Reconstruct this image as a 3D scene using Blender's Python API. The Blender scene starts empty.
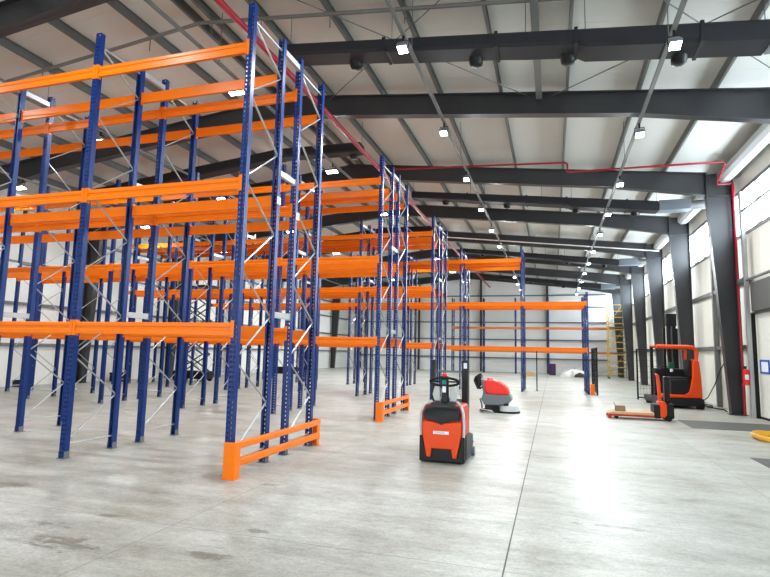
import bpy, bmesh, math, random
from mathutils import Vector, Matrix
random.seed(7)
SC = bpy.context.scene
COL = SC.collection
PI = math.pi

# ------------------------------------------------------------ camera, world, light, exposure
cam_d = bpy.data.cameras.new('camera')
cam = bpy.data.objects.new('camera', cam_d); COL.objects.link(cam)
cam_d.sensor_width = 36; cam_d.lens = 537.62 / 770 * 36
cam_d.clip_start = 0.05; cam_d.clip_end = 300
_r = Vector((0.95512546, 0.29538, 0.0220457)); _u = Vector((0.01343743, -0.11756129, 0.99297471)); _f = Vector((-0.2958966, 0.94811919, 0.11625493))
cam.matrix_world = Matrix(((_r.x, _u.x, -_f.x, 0), (_r.y, _u.y, -_f.y, 0), (_r.z, _u.z, -_f.z, 1.65), (0, 0, 0, 1)))
SC.camera = cam

world = bpy.data.worlds.new('daylight'); SC.world = world; world.use_nodes = True
world.node_tree.nodes['Background'].inputs[0].default_value = (0.80, 0.90, 1.0, 1)
world.node_tree.nodes['Background'].inputs[1].default_value = 1.0

def area_light(name, loc, rot, sx, sy, power, color=(1, 1, 1)):
    d = bpy.data.lights.new(name, 'AREA'); d.shape = 'RECTANGLE'; d.size = sx; d.size_y = sy; d.energy = power; d.color = color
    o = bpy.data.objects.new(name, d); COL.objects.link(o); o.location = loc; o.rotation_euler = rot
    return o
# added area light to fill the hall, set in the assumed gate behind camera
area_light('gate_fill_light', (-6.5, -9.3, 2.6), (math.radians(90), 0, 0), 20, 4.6, 1300, (0.95, 0.98, 1.0))
LED_POWER = 118
WINDOW_STRENGTH = 24
SC.view_settings.view_transform = 'Standard'; SC.view_settings.look = 'None'
SC.view_settings.gamma = 1.0; SC.view_settings.exposure = 0.0; SC.view_settings.use_curve_mapping = False
SC.cycles.use_denoising = True
SC.cycles.max_bounces = 8; SC.cycles.diffuse_bounces = 5; SC.cycles.glossy_bounces = 3; SC.cycles.transparent_max_bounces = 40
SC.cycles.sample_clamp_indirect = 6.0

# ------------------------------------------------------------ materials
def srgb(r, g, b):
    f = lambda c: (c / 255 / 12.92) if c / 255 <= 0.04045 else ((c / 255 + 0.055) / 1.055) ** 2.4
    return (f(r), f(g), f(b), 1)

def mat(name, c, rough=0.5, metal=0.0, var=0.06, scale=6.0, bump=0.0, spec=0.3):
    m = bpy.data.materials.new(name); m.use_nodes = True
    nt = m.node_tree; b = nt.nodes['Principled BSDF']
    b.inputs['Roughness'].default_value = rough; b.inputs['Metallic'].default_value = metal
    b.inputs['Specular IOR Level'].default_value = spec
    tc = nt.nodes.new('ShaderNodeTexCoord')
    n = nt.nodes.new('ShaderNodeTexNoise'); n.inputs['Scale'].default_value = scale; n.inputs['Detail'].default_value = 4
    nt.links.new(tc.outputs['Object'], n.inputs['Vector'])
    mx = nt.nodes.new('ShaderNodeMix'); mx.data_type = 'RGBA'
    lo = tuple(max(0, v * (1 - var)) for v in c[:3]) + (1,); hi = tuple(min(1, v * (1 + var)) for v in c[:3]) + (1,)
    mx.inputs[6].default_value = lo; mx.inputs[7].default_value = hi
    nt.links.new(n.outputs['Fac'], mx.inputs[0]); nt.links.new(mx.outputs[2], b.inputs['Base Color'])
    if bump:
        bp = nt.nodes.new('ShaderNodeBump'); bp.inputs['Strength'].default_value = bump
        nt.links.new(n.outputs['Fac'], bp.inputs['Height']); nt.links.new(bp.outputs['Normal'], b.inputs['Normal'])
    return m

def emit(name, c, s):
    m = bpy.data.materials.new(name); m.use_nodes = True; nt = m.node_tree
    nt.nodes.remove(nt.nodes['Principled BSDF'])
    e = nt.nodes.new('ShaderNodeEmission'); e.inputs[0].default_value = c; e.inputs[1].default_value = s
    nt.links.new(e.outputs[0], nt.nodes['Material Output'].inputs[0])
    return m

def math_node(nt, op, a, b=None, c=None):
    n = nt.nodes.new('ShaderNodeMath'); n.operation = op
    for i, v in enumerate((a, b, c)):
        if v is None: continue
        if isinstance(v, (int, float)): n.inputs[i].default_value = v
        else: nt.links.new(v, n.inputs[i])
    return n.outputs[0]

def post_material():
    m = mat('blue_perforated_steel', srgb(4, 40, 102), 0.36, 0.0, 0.10, 9, 0, .3)
    nt = m.node_tree; b = nt.nodes['Principled BSDF']
    tc = nt.nodes.new('ShaderNodeTexCoord'); sp = nt.nodes.new('ShaderNodeSeparateXYZ')
    nt.links.new(tc.outputs['Object'], sp.inputs[0])
    x, y, z = sp.outputs
    ax = math_node(nt, 'ABSOLUTE', math_node(nt, 'SUBTRACT', math_node(nt, 'ABSOLUTE', x), 0.024))
    inx = math_node(nt, 'LESS_THAN', ax, 0.012)
    fz = math_node(nt, 'FRACT', math_node(nt, 'DIVIDE', z, 0.066))
    inz = math_node(nt, 'LESS_THAN', fz, 0.46)
    iny = math_node(nt, 'LESS_THAN', y, 0.0062)
    hole = math_node(nt, 'MULTIPLY', math_node(nt, 'MULTIPLY', inx, inz), iny)
    tr = nt.nodes.new('ShaderNodeBsdfTransparent'); ms = nt.nodes.new('ShaderNodeMixShader')
    nt.links.new(hole, ms.inputs[0]); nt.links.new(b.outputs[0], ms.inputs[1]); nt.links.new(tr.outputs[0], ms.inputs[2])
    nt.links.new(ms.outputs[0], nt.nodes['Material Output'].inputs[0])
    return m

def floor_material():
    m = bpy.data.materials.new('power_floated_concrete'); m.use_nodes = True
    nt = m.node_tree; b = nt.nodes['Principled BSDF']; L = nt.links
    tc = nt.nodes.new('ShaderNodeTexCoord')
    def noise(scale, detail, rough=0.6, stretch=None, rot=0.0):
        v = tc.outputs['Object']
        if stretch:
            mp = nt.nodes.new('ShaderNodeMapping'); mp.inputs['Scale'].default_value = stretch; mp.inputs['Rotation'].default_value = (0, 0, rot)
            L.new(v, mp.inputs[0]); v = mp.outputs[0]
        n = nt.nodes.new('ShaderNodeTexNoise'); n.inputs['Scale'].default_value = scale; n.inputs['Detail'].default_value = detail; n.inputs['Roughness'].default_value = rough
        L.new(v, n.inputs['Vector']); return n.outputs['Fac']
    def ramp(f, a, c, p0=0.3, p1=0.7):
        r = nt.nodes.new('ShaderNodeValToRGB'); r.color_ramp.elements[0].position = p0; r.color_ramp.elements[1].position = p1
        r.color_ramp.elements[0].color = a; r.color_ramp.elements[1].color = c; L.new(f, r.inputs[0]); return r.outputs[0]
    def mul(a, c, f=1.0):
        x = nt.nodes.new('ShaderNodeMix'); x.data_type = 'RGBA'; x.blend_type = 'MULTIPLY'; x.inputs[0].default_value = f
        L.new(a, x.inputs[6]); L.new(c, x.inputs[7]); return x.outputs[2]
    base = ramp(noise(0.45, 7, 0.7), srgb(156, 154, 143), srgb(182, 183, 177), 0.36, 0.62)
    streak = ramp(noise(1.6, 8, 0.7, (0.55, 2.2, 1), 0.35), (0.76, 0.75, 0.73, 1), (1.06, 1.06, 1.06, 1), 0.34, 0.58)
    fine = ramp(noise(9, 10, 0.82, (1, 1.7, 1), -0.5), (0.74, 0.74, 0.73, 1), (1.10, 1.1, 1.1, 1), 0.34, 0.62)
    grime = ramp(noise(0.9, 9, 0.78, (1, 1, 1)), (0.72, 0.70, 0.67, 1), (1, 1, 1, 1), 0.30, 0.43)
    speck = ramp(noise(34, 6, 0.8), (0.78, 0.78, 0.77, 1), (1.09, 1.09, 1.09, 1), 0.36, 0.62)
    col = mul(mul(mul(mul(base, streak), fine), speck), grime, 0.8)
    # a few dried spill marks
    sp = nt.nodes.new('ShaderNodeSeparateXYZ'); L.new(tc.outputs['Object'], sp.inputs[0]); X, Y, Z = sp.outputs
    brk = noise(5.5, 8, 0.75, (.6, 1.3, 1), .5)
    for (sx, sy, ax, ay) in ((-3.98, 3.70, 0.40, 0.16), (-4.45, 4.05, 0.22, 0.10), (-4.15, 4.45, 0.20, 0.07), (-2.6, 4.55, .14, .06), (-3.3, 6.1, .16, .07), (-6.1, 4.95, 0.35, 0.13), (-2.65, 3.9, 0.20, 0.09), (0.55, 5.9, 0.35, 0.06)):
        dx = math_node(nt, 'DIVIDE', math_node(nt, 'SUBTRACT', X, sx), ax)
        dy = math_node(nt, 'DIVIDE', math_node(nt, 'SUBTRACT', Y, sy), ay)
        d = math_node(nt, 'ADD', math_node(nt, 'MULTIPLY', dx, dx), math_node(nt, 'MULTIPLY', dy, dy))
        d = math_node(nt, 'ADD', d, math_node(nt, 'MULTIPLY', math_node(nt, 'SUBTRACT', brk, 0.5), 8.0))
        col = mul(col, ramp(d, (0.50, 0.49, 0.45, 1), (1, 1, 1, 1), 0.2, 0.9), 0.9)
    L.new(col, b.inputs['Base Color'])
    rr = nt.nodes.new('ShaderNodeMapRange'); rr.inputs[3].default_value = 0.26; rr.inputs[4].default_value = 0.55
    L.new(noise(1.3, 5), rr.inputs[0]); L.new(rr.outputs[0], b.inputs['Roughness'])
    b.inputs['Specular IOR Level'].default_value = 0.35
    bp = nt.nodes.new('ShaderNodeBump'); bp.inputs['Strength'].default_value = 0.03; L.new(noise(14, 6), bp.inputs['Height']); L.new(bp.outputs[0], b.inputs['Normal'])
    return m

def sheet_material(name, c, axis, period, depth=0.25, seam=0.04, var=0.04, rough=0.45):
    """Profiled sheet: narrow seams every `period` metres along the given object axis."""
    m = mat(name, c, rough, 0.0, var, 0.7)
    nt = m.node_tree; b = nt.nodes['Principled BSDF']; L = nt.links
    tc = nt.nodes.new('ShaderNodeTexCoord'); sp = nt.nodes.new('ShaderNodeSeparateXYZ'); L.new(tc.outputs['Object'], sp.inputs[0])
    a = sp.outputs[axis]
    f = math_node(nt, 'FRACT', math_node(nt, 'DIVIDE', a, period))
    tri = math_node(nt, 'ABSOLUTE', math_node(nt, 'SUBTRACT', f, 0.5))
    h = nt.nodes.new('ShaderNodeMapRange'); h.inputs[1].default_value = 0.0; h.inputs[2].default_value = seam; h.interpolation_type = 'SMOOTHSTEP'
    L.new(tri, h.inputs[0])
    bp = nt.nodes.new('ShaderNodeBump'); bp.inputs['Strength'].default_value = depth; bp.inputs['Distance'].default_value = 0.02
    L.new(h.outputs[0], bp.inputs['Height']); L.new(bp.outputs[0], b.inputs['Normal'])
    return m

MT = {}
MT['floor'] = floor_material()
MT['post'] = post_material()
MT['orange'] = mat('orange_paint', srgb(230, 112, 2), 0.34, 0, 0.06, 5, 0, .25)
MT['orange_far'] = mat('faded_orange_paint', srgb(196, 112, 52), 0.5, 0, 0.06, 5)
MT['galv'] = mat('galvanised_steel', srgb(172, 174, 174), 0.35, 0.35, 0.08, 12)
MT['galv_dark'] = mat('weathered_galvanised_steel', srgb(112, 114, 112), 0.45, 0.3, 0.1, 8)
MT['anthracite'] = mat('anthracite_painted_steel', srgb(44, 45, 48), 0.38, 0, 0.08, 3, 0, 0.6)
MT['roof'] = sheet_material('roof_liner_sheet', srgb(206, 206, 200), 1, 1.0, 0.35, 0.03)
MT['wall_v'] = sheet_material('beige_wall_sheet', srgb(240, 237, 226), 1, 0.5, 0.5, 0.05)
MT['wall_x'] = sheet_material('pale_wall_panel', srgb(243, 244, 242), 2, 1.1, 0.4, 0.03)
MT['wall_l'] = sheet_material('white_wall_sheet', srgb(222, 222, 216), 1, 0.9, 0.5, 0.04)
MT['duct'] = mat('black_air_duct_fabric', srgb(34, 34, 38), 0.6, 0, 0.15, 3, 0.05)
MT['black'] = mat('black_plastic', srgb(14, 14, 15), 0.45, 0, 0.15, 10)
MT['rubber'] = mat('black_rubber', srgb(18, 18, 18), 0.8, 0, 0.1, 14)
MT['red_pipe'] = mat('red_sprinkler_paint', srgb(146, 20, 40), 0.35, 0, 0.06, 6)
MT['truck_orange'] = mat('truck_orange_red', srgb(222, 70, 14), 0.35, 0, 0.05, 5)
MT['truck_side'] = mat('truck_side_red', srgb(186, 56, 36), 0.4, 0, 0.05, 5)
MT['red'] = mat('red_plastic', srgb(226, 44, 34), 0.3, 0, 0.05, 6)
MT['grey'] = mat('mid_grey_plastic', srgb(104, 110, 116), 0.45, 0, 0.06, 8)
MT['lightgrey'] = mat('light_grey_plastic', srgb(188, 190, 190), 0.45, 0, 0.05, 8)
MT['white'] = mat('white_paint', srgb(232, 232, 228), 0.45, 0, 0.03, 6)
MT['sheet'] = mat('white_plastic_sheeting', srgb(226, 224, 218), 0.5, 0, 0.08, 3, 0.2)
MT['yellow'] = mat('yellow_paint', srgb(206, 172, 58), 0.5, 0, 0.08, 6)
MT['hose'] = mat('golden_yellow_hose', srgb(224, 170, 40), 0.4, 0, 0.12, 6)
MT['card'] = mat('cardboard', srgb(196, 160, 122), 0.8, 0, 0.08, 6)
MT['card_dark'] = mat('brown_cardboard', srgb(140, 118, 92), 0.8, 0, 0.1, 8)
MT['door'] = sheet_material('white_sectional_door', srgb(222, 222, 214), 2, 0.62, 0.6, 0.02)
MT['plate'] = mat('dark_grey_steel_plate', srgb(84, 84, 81), 0.6, 0.2, 0.10, 5)
MT['joint_faint'] = mat('faint_sawn_joint', srgb(136, 136, 131), 0.8, 0, 0.1, 9)
MT['joint'] = mat('sawn_joint_filler', srgb(96, 96, 94), 0.8, 0, 0.1, 9)
MT['blue'] = mat('blue_plastic', srgb(40, 80, 170), 0.4, 0, 0.05, 8)
MT['teal'] = emit('display_screen', srgb(60, 170, 170), 0.6)
MT['paper'] = mat('white_paper', srgb(226, 230, 240), 0.7, 0, 0.03, 6)
MT['green'] = mat('dark_green_plastic', srgb(30, 78, 52), 0.5, 0, 0.08, 8)
MT['window'] = emit('daylit_translucent_glazing', (0.78, 0.90, 1.0, 1), WINDOW_STRENGTH)
MT['led'] = emit('lit_led_panel', (1.0, 0.99, 0.96, 1), 22)
MT['purple'] = mat('dark_purple_plastic', srgb(66, 40, 70), 0.5)
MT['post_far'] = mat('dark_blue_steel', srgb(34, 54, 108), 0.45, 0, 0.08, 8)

# ------------------------------------------------------------ mesh helpers
class MB:
    def __init__(s): s.v = []; s.f = []
    def add(s, vs, fs):
        n = len(s.v); s.v += [tuple(v) for v in vs]; s.f += [tuple(i + n for i in f) for f in fs]; return s
    def box(s, x0, x1, y0, y1, z0, z1):
        return s.add([(x0, y0, z0), (x1, y0, z0), (x1, y1, z0), (x0, y1, z0), (x0, y0, z1), (x1, y0, z1), (x1, y1, z1), (x0, y1, z1)],
                     [(0, 3, 2, 1), (4, 5, 6, 7), (0, 1, 5, 4), (1, 2, 6, 5), (2, 3, 7, 6), (3, 0, 4, 7)])
    def prism(s, pts, axis, a, b):
        def P(p, t):
            return {'x': (t, p[0], p[1]), 'y': (p[0], t, p[1]), 'z': (p[0], p[1], t)}[axis]
        n = len(pts)
        vs = [P(p, a) for p in pts] + [P(p, b) for p in pts]
        fs = [tuple(range(n)), tuple(range(2 * n - 1, n - 1, -1))] + [(i, i + n, (i + 1) % n + n, (i + 1) % n) for i in range(n)]
        return s.add(vs, fs)
    def loft(s, rings, cap=True):
        n = len(rings[0]); vs = [v for r in rings for v in r]; fs = []
        for k in range(len(rings) - 1):
            for i in range(n):
                j = (i + 1) % n
                fs.append((k * n + i, k * n + j, (k + 1) * n + j, (k + 1) * n + i))
        if cap:
            fs.append(tuple(range(n - 1, -1, -1))); m = (len(rings) - 1) * n; fs.append(tuple(range(m, m + n)))
        return s.add(vs, fs)
    def tube(s, path, r, n=8, closed=False, rb=None):
        """Tube along a path; r across, rb (optional) along the second axis."""
        P = [Vector(p) for p in path]; rings = []; m = len(P); prev = None
        for i in range(m):
            if closed: d = P[(i + 1) % m] - P[i - 1]
            else: d = P[min(i + 1, m - 1)] - P[max(i - 1, 0)]
            d.normalize()
            if prev is None:
                h = Vector((0, 0, 1)) if abs(d.z) < 0.9 else Vector((0, 1, 0))
                a = d.cross(h).normalized()
            else:
                a = (prev - d * prev.dot(d)).normalized()
            prev = a; b = d.cross(a)
            rings.append([P[i] + a * (math.cos(2 * PI * k / n) * r) + b * (math.sin(2 * PI * k / n) * (rb or r)) for k in range(n)])
        if closed: rings.append(rings[0]); return s.loft(rings, False)
        return s.loft(rings)
    def cyl(s, p0, p1, r0, r1=None, n=14):
        r1 = r0 if r1 is None else r1
        p0, p1 = Vector(p0), Vector(p1); d = (p1 - p0).normalized()
        h = Vector((0, 0, 1)) if abs(d.z) < 0.9 else Vector((0, 1, 0))
        a = d.cross(h).normalized(); b = d.cross(a)
        ring = lambda p, r: [p + a * math.cos(2 * PI * k / n) * r + b * math.sin(2 * PI * k / n) * r for k in range(n)]
        return s.loft([ring(p0, r0), ring(p1, r1)])
    def ball(s, c, rx, ry, rz, n=12, m=7):
        rings = []
        for k in range(m + 1):
            t = PI * k / m; q = max(math.sin(t), 0.02)
            rings.append([(c[0] + rx * q * math.cos(2 * PI * i / n), c[1] + ry * q * math.sin(2 * PI * i / n), c[2] - rz * math.cos(t)) for i in range(n)])
        return s.loft(rings)
    def mesh(s, name, material, smooth=False, angle=35):
        me = bpy.data.meshes.new(name); me.from_pydata(s.v, [], s.f); me.materials.append(material)
        bm = bmesh.new(); bm.from_mesh(me); bmesh.ops.recalc_face_normals(bm, faces=bm.faces); bm.to_mesh(me); bm.free()
        if smooth:
            for p in me.polygons: p.use_smooth = True
            me.set_sharp_from_angle(angle=math.radians(angle))
        me.update(); return me
    def build(s, name, material, parent=None, loc=(0, 0, 0), rz=0.0, smooth=False, bevel=0.0, seg=2):
        o = bpy.data.objects.new(name, s.mesh(name, material, smooth or bevel > 0, 40)); COL.objects.link(o)
        o.location = loc; o.rotation_euler = (0, 0, rz)
        if parent: o.parent = parent
        if bevel:
            b = o.modifiers.new('edge', 'BEVEL'); b.width = bevel; b.segments = seg; b.limit_method = 'ANGLE'; b.angle_limit = math.radians(35)
        return o

def tag(o, label, cat, group=None, kind=None):
    o['label'] = label; o['category'] = cat
    if group: o['group'] = group
    if kind: o['kind'] = kind
    return o
def thing(name, label, cat, loc=(0, 0, 0), rz=0.0, group=None):
    o = bpy.data.objects.new(name, None); COL.objects.link(o); o.location = loc; o.rotation_euler = (0, 0, rz); o.empty_display_size = 0.2
    return tag(o, label, cat, group)
def struct(o): o['kind'] = 'structure'; return o
def inst(src_mesh, name, parent=None, loc=(0, 0, 0), rz=0.0):
    o = bpy.data.objects.new(name, src_mesh); COL.objects.link(o); o.location = loc; o.rotation_euler = (0, 0, rz)
    if parent: o.parent = parent
    return o
def copy_tree(o, parent=None):
    c = o.copy(); COL.objects.link(c)
    if parent: c.parent = parent
    for ch in list(o.children): copy_tree(ch, c)
    return c
def text_mesh(name, body, size, material):
    cu = bpy.data.curves.new(name, 'FONT'); cu.body = body; cu.size = size; cu.extrude = 0.0005; cu.align_x = 'CENTER'; cu.align_y = 'CENTER'
    o = bpy.data.objects.new(name, cu); COL.objects.link(o)
    me = bpy.data.meshes.new_from_object(o.evaluated_get(bpy.context.evaluated_depsgraph_get()))
    bpy.data.objects.remove(o); me.materials.clear(); me.materials.append(material)
    return me
ORD = ['first', 'second', 'third', 'fourth', 'fifth', 'sixth', 'seventh', 'eighth', 'ninth', 'tenth', 'eleventh', 'twelfth']

# ------------------------------------------------------------ building shell
XR, XL, XC = 5.6, -20.0, -7.2           # inner wall faces and ridge
YB, YN = 51.5, -9.6                     # back and near gable
def roofline(x): return 8.76 - 0.108 * abs(x - XC)
FR = [1.70, 7.35, 13.05, 18.75, 24.40, 30.05, 35.75, 41.40, 47.05]

struct(MB().box(XL - .3, XR + .3, YN - 30, YB + .3, -0.2, 0).build('floor', MT['floor']))
T = 0.22
struct(MB().prism([(XL - .3, roofline(XL - .3) + T), (XC, roofline(XC) + T), (XR + .3, roofline(XR + .3) + T), (XR + .3, roofline(XR + .3) + T + .12), (XC, roofline(XC) + T + .12), (XL - .3, roofline(XL - .3) + T + .12)], 'y', YN - .2, YB + .3).build('ceiling', MT['roof']))
# right wall with a clerestory strip; dock doors sit in openings
DOORS = [(14.35, 17.95), (8.70, 12.30), (3.05, 6.65)]
ZS, ZT = 5.42, 6.76
wr = MB()
wr.box(XR, XR + .2, YN, DOORS[2][0], 0, ZS); wr.box(XR, XR + .2, DOORS[2][1], DOORS[1][0], 0, ZS); wr.box(XR, XR + .2, DOORS[1][1], DOORS[0][0], 0, ZS); wr.box(XR, XR + .2, DOORS[0][1], YB, 0, ZS)
for a, b in DOORS: wr.box(XR, XR + .2, a, b, 2.95, ZS)
wr.box(XR, XR + .2, YN, YB, ZT, 7.9)
struct(wr.build('wall_right', MT['wall_v']))
struct(MB().box(XL - .2, XL, YN, YB, 0, 7.9).build('wall_left', MT['wall_l']))
gable = lambda: [(XL, 0), (XR, 0), (XR, roofline(XR) + T), (XC, roofline(XC) + T), (XL, roofline(XL) + T)]
struct(MB().prism(gable(), 'y', YB, YB + .2).build('wall_back', MT['wall_x']))
# near gable: unseen gate opening, assumed and made wide to let in light
GX0, GX1, GZ = -16.8, 3.8, 5.0
struct(MB().prism([(XL, 0), (GX0, 0), (GX0, GZ), (GX1, GZ), (GX1, 0), (XR, 0), (XR, roofline(XR) + T), (XC, roofline(XC) + T), (XL, roofline(XL) + T)], 'y', YN - .2, YN).build('wall_front', MT['wall_x']))

# windows: one strip per bay of the right wall
ys = [YN] + FR + [YB]
for i in range(len(ys) - 1):
    a, b = ys[i] + .02, ys[i + 1] - .02
    fr = MB()
    fr.box(XR - .03, XR + .1, a, b, ZS - .05, ZS + .05); fr.box(XR - .03, XR + .1, a, b, ZT - .05, ZT + .05)
    k = 4
    for j in range(k + 1):
        y = a + (b - a) * j / k; fr.box(XR - .02, XR + .09, max(a, y - .03), min(b, y + .03), ZS + .05, ZT - .05)
    w = struct(fr.build('window_%d' % (i + 1), MT['galv_dark']))
    MB().box(XR + .10, XR + .13, a, b, ZS - .02, ZT + .02).build('pane', MT['window'], w)

# portal frames
def ibeam_rafter(pts_top, pts_bot, y):
    """web between the two edge lines plus flanges"""
    m = MB(); n = len(pts_top)
    m.prism(pts_bot + pts_top[::-1], 'y', y - .012, y + .012)
    for pts, s in ((pts_top, -1), (pts_bot, 1)):
        low = [(x, z + (0 if s > 0 else -.02)) for x, z in pts]; up = [(x, z + (.02 if s > 0 else 0)) for x, z in pts]
        m.prism(low + up[::-1], 'y', y - .12, y + .12)
    return m
for i, y in enumerate(FR):
    top = [(XC, roofline(XC)), (4.72, roofline(4.72))]
    m = ibeam_rafter([(XC, roofline(XC)), (1.9, roofline(1.9)), (4.72, roofline(4.72))], [(XC, roofline(XC) - .57), (1.9, roofline(1.9) - .56), (4.72, 6.74)], y)
    struct(m.build('roof_rafter', MT['anthracite']))
    m = ibeam_rafter([(XL + .92, roofline(XL + .92)), (-15.6, roofline(-15.6)), (XC, roofline(XC))], [(XL + .92, 6.62), (-15.6, roofline(-15.6) - .58), (XC, roofline(XC) - .57)], y)
    struct(m.build('roof_rafter', MT['anthracite']))
    for side in (1, -1):
        if side > 0: xo, ib, it, zt = 5.42, 5.07, 4.68, roofline(5.0)
        else: xo, ib, it, zt = XL + .18, XL + .53, XL + .92, roofline(XL + .5)
        c = MB()
        c.prism([(ib, 0), (xo, 0), (xo, zt), (it, zt), (it, 6.7)], 'y', y - .012, y + .012)
        c.prism([(ib, 0), (it, 6.7), (it, zt), (it + .02 * side, zt), (it + .02 * side, 6.7), (ib + .02 * side, 0)], 'y', y - .13, y + .13)
        c.box(min(xo, xo - .02 * side), max(xo, xo - .02 * side), y - .13, y + .13, 0, zt)
        c.box(min(it, xo), max(it, xo), y - .12, y + .12, 6.70, 6.72)      # stiffener at the knee
        c.box(min(ib, xo) - .05, max(ib, xo) + .05, y - .16, y + .16, 0, .02)
        struct(c.build('steel_column', MT['anthracite']))
# purlins, girts, mid posts
PUR = [3.55, 2.0, 0.42, -1.15, -2.7, -4.24, -5.8, -7.0, -7.4, -8.6, -10.15, -11.7, -13.3, -14.85, -16.4, -17.95]
for x in PUR:
    z = roofline(x); p = MB()
    p.prism([(x - .025, z), (x + .03, z), (x + .03, z + .012), (x - .013, z + .012), (x - .013, z + T - .012), (x + .03, z + T - .012), (x + .03, z + T), (x - .025, z + T)], 'y', YN, YB)
    struct(p.build('roof_purlin', MT['galv_dark']))
eg = MB()
for i in range(len(ys) - 1):
    a, b = ys[i] + .02, ys[i + 1] - .02
    struct(MB().prism([(5.02, 7.24), (5.12, 7.14), (5.34, 7.14), (5.44, 7.24), (5.44, roofline(5.44) - .02), (5.02, roofline(5.02) - .02)], 'y', a, b).build('eaves_beam', MT['lightgrey']))
    struct(MB().box(5.36, 5.42, a, b, roofline(5.4) + .02, roofline(5.4) + T).box(5.26, 5.5, a, b, roofline(5.4) - .005, roofline(5.4) + .02).build('eaves_purlin', MT['galv_dark']))
    ym = (a + b) / 2 + (2.1 if i == 3 else 0)
    if i != 3: struct(MB().box(5.44, 5.58, ym - .07, ym + .07, 0, 7.1).build('wall_post', MT['galv_dark']))
    if i > 3:
        for z in (2.05, 4.0):
            struct(MB().box(5.47, 5.58, a, b, z - .09, z + .03).build('wall_girt', MT['galv_dark']))
    for z in (1.6, 3.2, 4.8, 6.2):
        struct(MB().box(XL + .02, XL + .12, a, b, z - .06, z + .06).build('wall_girt', MT['galv_dark']))
for x in (-18.4, -12.4, XC + .8, -0.4):
    struct(MB().box(x - .01, x + .01, YB - .34, YB - .02, 0, roofline(x)).box(x - .1, x + .1, YB - .36, YB - .34, 0, roofline(x)).build('gable_column', MT['anthracite']))
for z in (1.3, 3.0, 4.6, 6.0, 7.1):
    struct(MB().box(XL + 1.0, XR - 1.0, YB - .16, YB - .02, z - .05, z + .05).build('wall_girt', MT['galv_dark']))
# strut and wind bracing at roof level
def rod(name, pts, r, m, n=6): return struct(MB().tube(pts, r, n).build(name, m))
struct(MB().box(-.30, -.16, 7.5, 12.92, roofline(-.2) - .2, roofline(-.2) - .03).build('roof_strut', MT['galv_dark']))
for (x0, y0, x1, y1) in ((0.1, 12.9, 5.2, 7.6), (0.1, 7.6, 5.2, 12.9), (-.5, 12.9, -5.7, 7.6), (-.5, 7.6, -5.7, 12.9)):
    rod('bracing_rod', [(x0, y0, roofline(x0) - .12), (x1, y1, roofline(x1) - .12)], .012, MT['galv_dark'])
# floor joints
for k, x in enumerate((-0.38, -3.4, 2.45)):
    struct(MB().box(x - (.006 if k == 0 else .0018), x + (.006 if k == 0 else .0018), -8, 46 if k == 0 else 30, 0.0003, 0.0015).build('trim_%d' % (k + 1), MT['joint'] if k == 0 else MT['joint_faint']))
struct(MB().box(-9, 5.4, 4.4165, 4.4195, 0.0003, 0.0012).build('trim_4', MT['joint_faint']))
# dock doors and leveller plates
for i, (a, b) in enumerate(DOORS):
    d = struct(MB().box(XR + .02, XR + .08, a, b, .02, 2.95).build('door_%d' % (i + 1), MT['door']))
    MB().box(XR - .10, XR + .0, a - .06, a, 0, 2.98).box(XR - .10, XR, b, b + .06, 0, 2.98).box(XR - .10, XR, a - .06, b + .06, 2.95, 3.0).build('door_frame', MT['black'], d)
    MB().box(XR + .0, XR + .05, a, b, 0.0, .06).build('bottom_seal', MT['rubber'], d)
    m = MB()
    for y in (a - .02, b + .02): m.box(XR - .22, XR - .12, y - .05, y + .05, 0, 6.6).box(XR - .16, XR - .12, y + .05, y + .12, 0, 6.6)
    m.build('guide_rail', MT['galv'], d)
    MB().box(XR - .20, XR - .12, a, b, 5.98, 6.04).build('top_rail', MT['galv_dark'], d)
    MB().cyl((XR - .16, a - .12, 3.95), (XR - .16, b + .35, 3.95), .04, n=12).cyl((XR - .16, b + .05, 3.95), (XR - .16, b + .5, 3.95), .11, n=14).build('spring_shaft', MT['galv_dark'], d, smooth=True)
    MB().box(XR - .10, XR - .01, a + .1, b - .05, 3.02, 3.85).build('lifted_panel_box', MT['plate'], d)
    yc = (14.67 + 16.40) / 2 - (17.95 - b)
    tag(MB().box(3.16, XR - .12, yc - .87, yc + .87, 0.0005, .006).build('dock_leveller', MT['plate']), ['dark grey steel dock plate in the floor nearest the orange reach truck', 'dark grey steel dock plate in the floor closer than the yellow hose', 'dark grey steel dock plate at the nearest dock door, beside the camera'][i], 'dock plate')

# ------------------------------------------------------------ racking
FD, GAP, BAY, HT, PITCH, X0, Y0 = 0.99, 0.53, 2.765, 6.59, 6.212, -4.07, 6.30
def post_mesh(h, m, name):
    prof = [(-.05, 0), (.05, 0), (.05, .086), (.024, .086), (.024, .082), (.046, .082), (.046, .004), (-.046, .004), (-.046, .082), (-.024, .082), (-.024, .086), (-.05, .086)]
    return MB().prism(prof, 'z', 0.006, h).mesh(name, m)
def bracing_mesh(h):
    b = MB(); a0, a1 = .05, FD - .05
    zs = []; z = h - .20; b.tube([(0, a0, z), (0, a1, z)], .016, 6)
    b.tube([(0, a0, .2), (0, a1, .2)], .014, 6)
    path = [(0, a0, z)]; zc = 5.92; side = 1
    while zc > h - .3: zc -= .632; side = side
    side = 1 if abs((5.92 - zc) / 1.264 - round((5.92 - zc) / 1.264)) < .1 else 0
    while zc > .18: path.append((0, a1 if side else a0, zc)); zc -= .632; side = 1 - side
    b.tube(path, .017, 6)
    return b.mesh('upright_frame', MT['galv'])
POST = post_mesh(HT, MT['post'], 'upright'); BRACE = bracing_mesh(HT)
FOOT = MB().box(-.075, .075, -.02, .11, 0, .007).box(-.055, -.050, -.004, .09, .007, .10).box(.050, .055, -.004, .09, .007, .10).mesh('base_plate', MT['galv_dark'])
BL = BAY - .10
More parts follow.
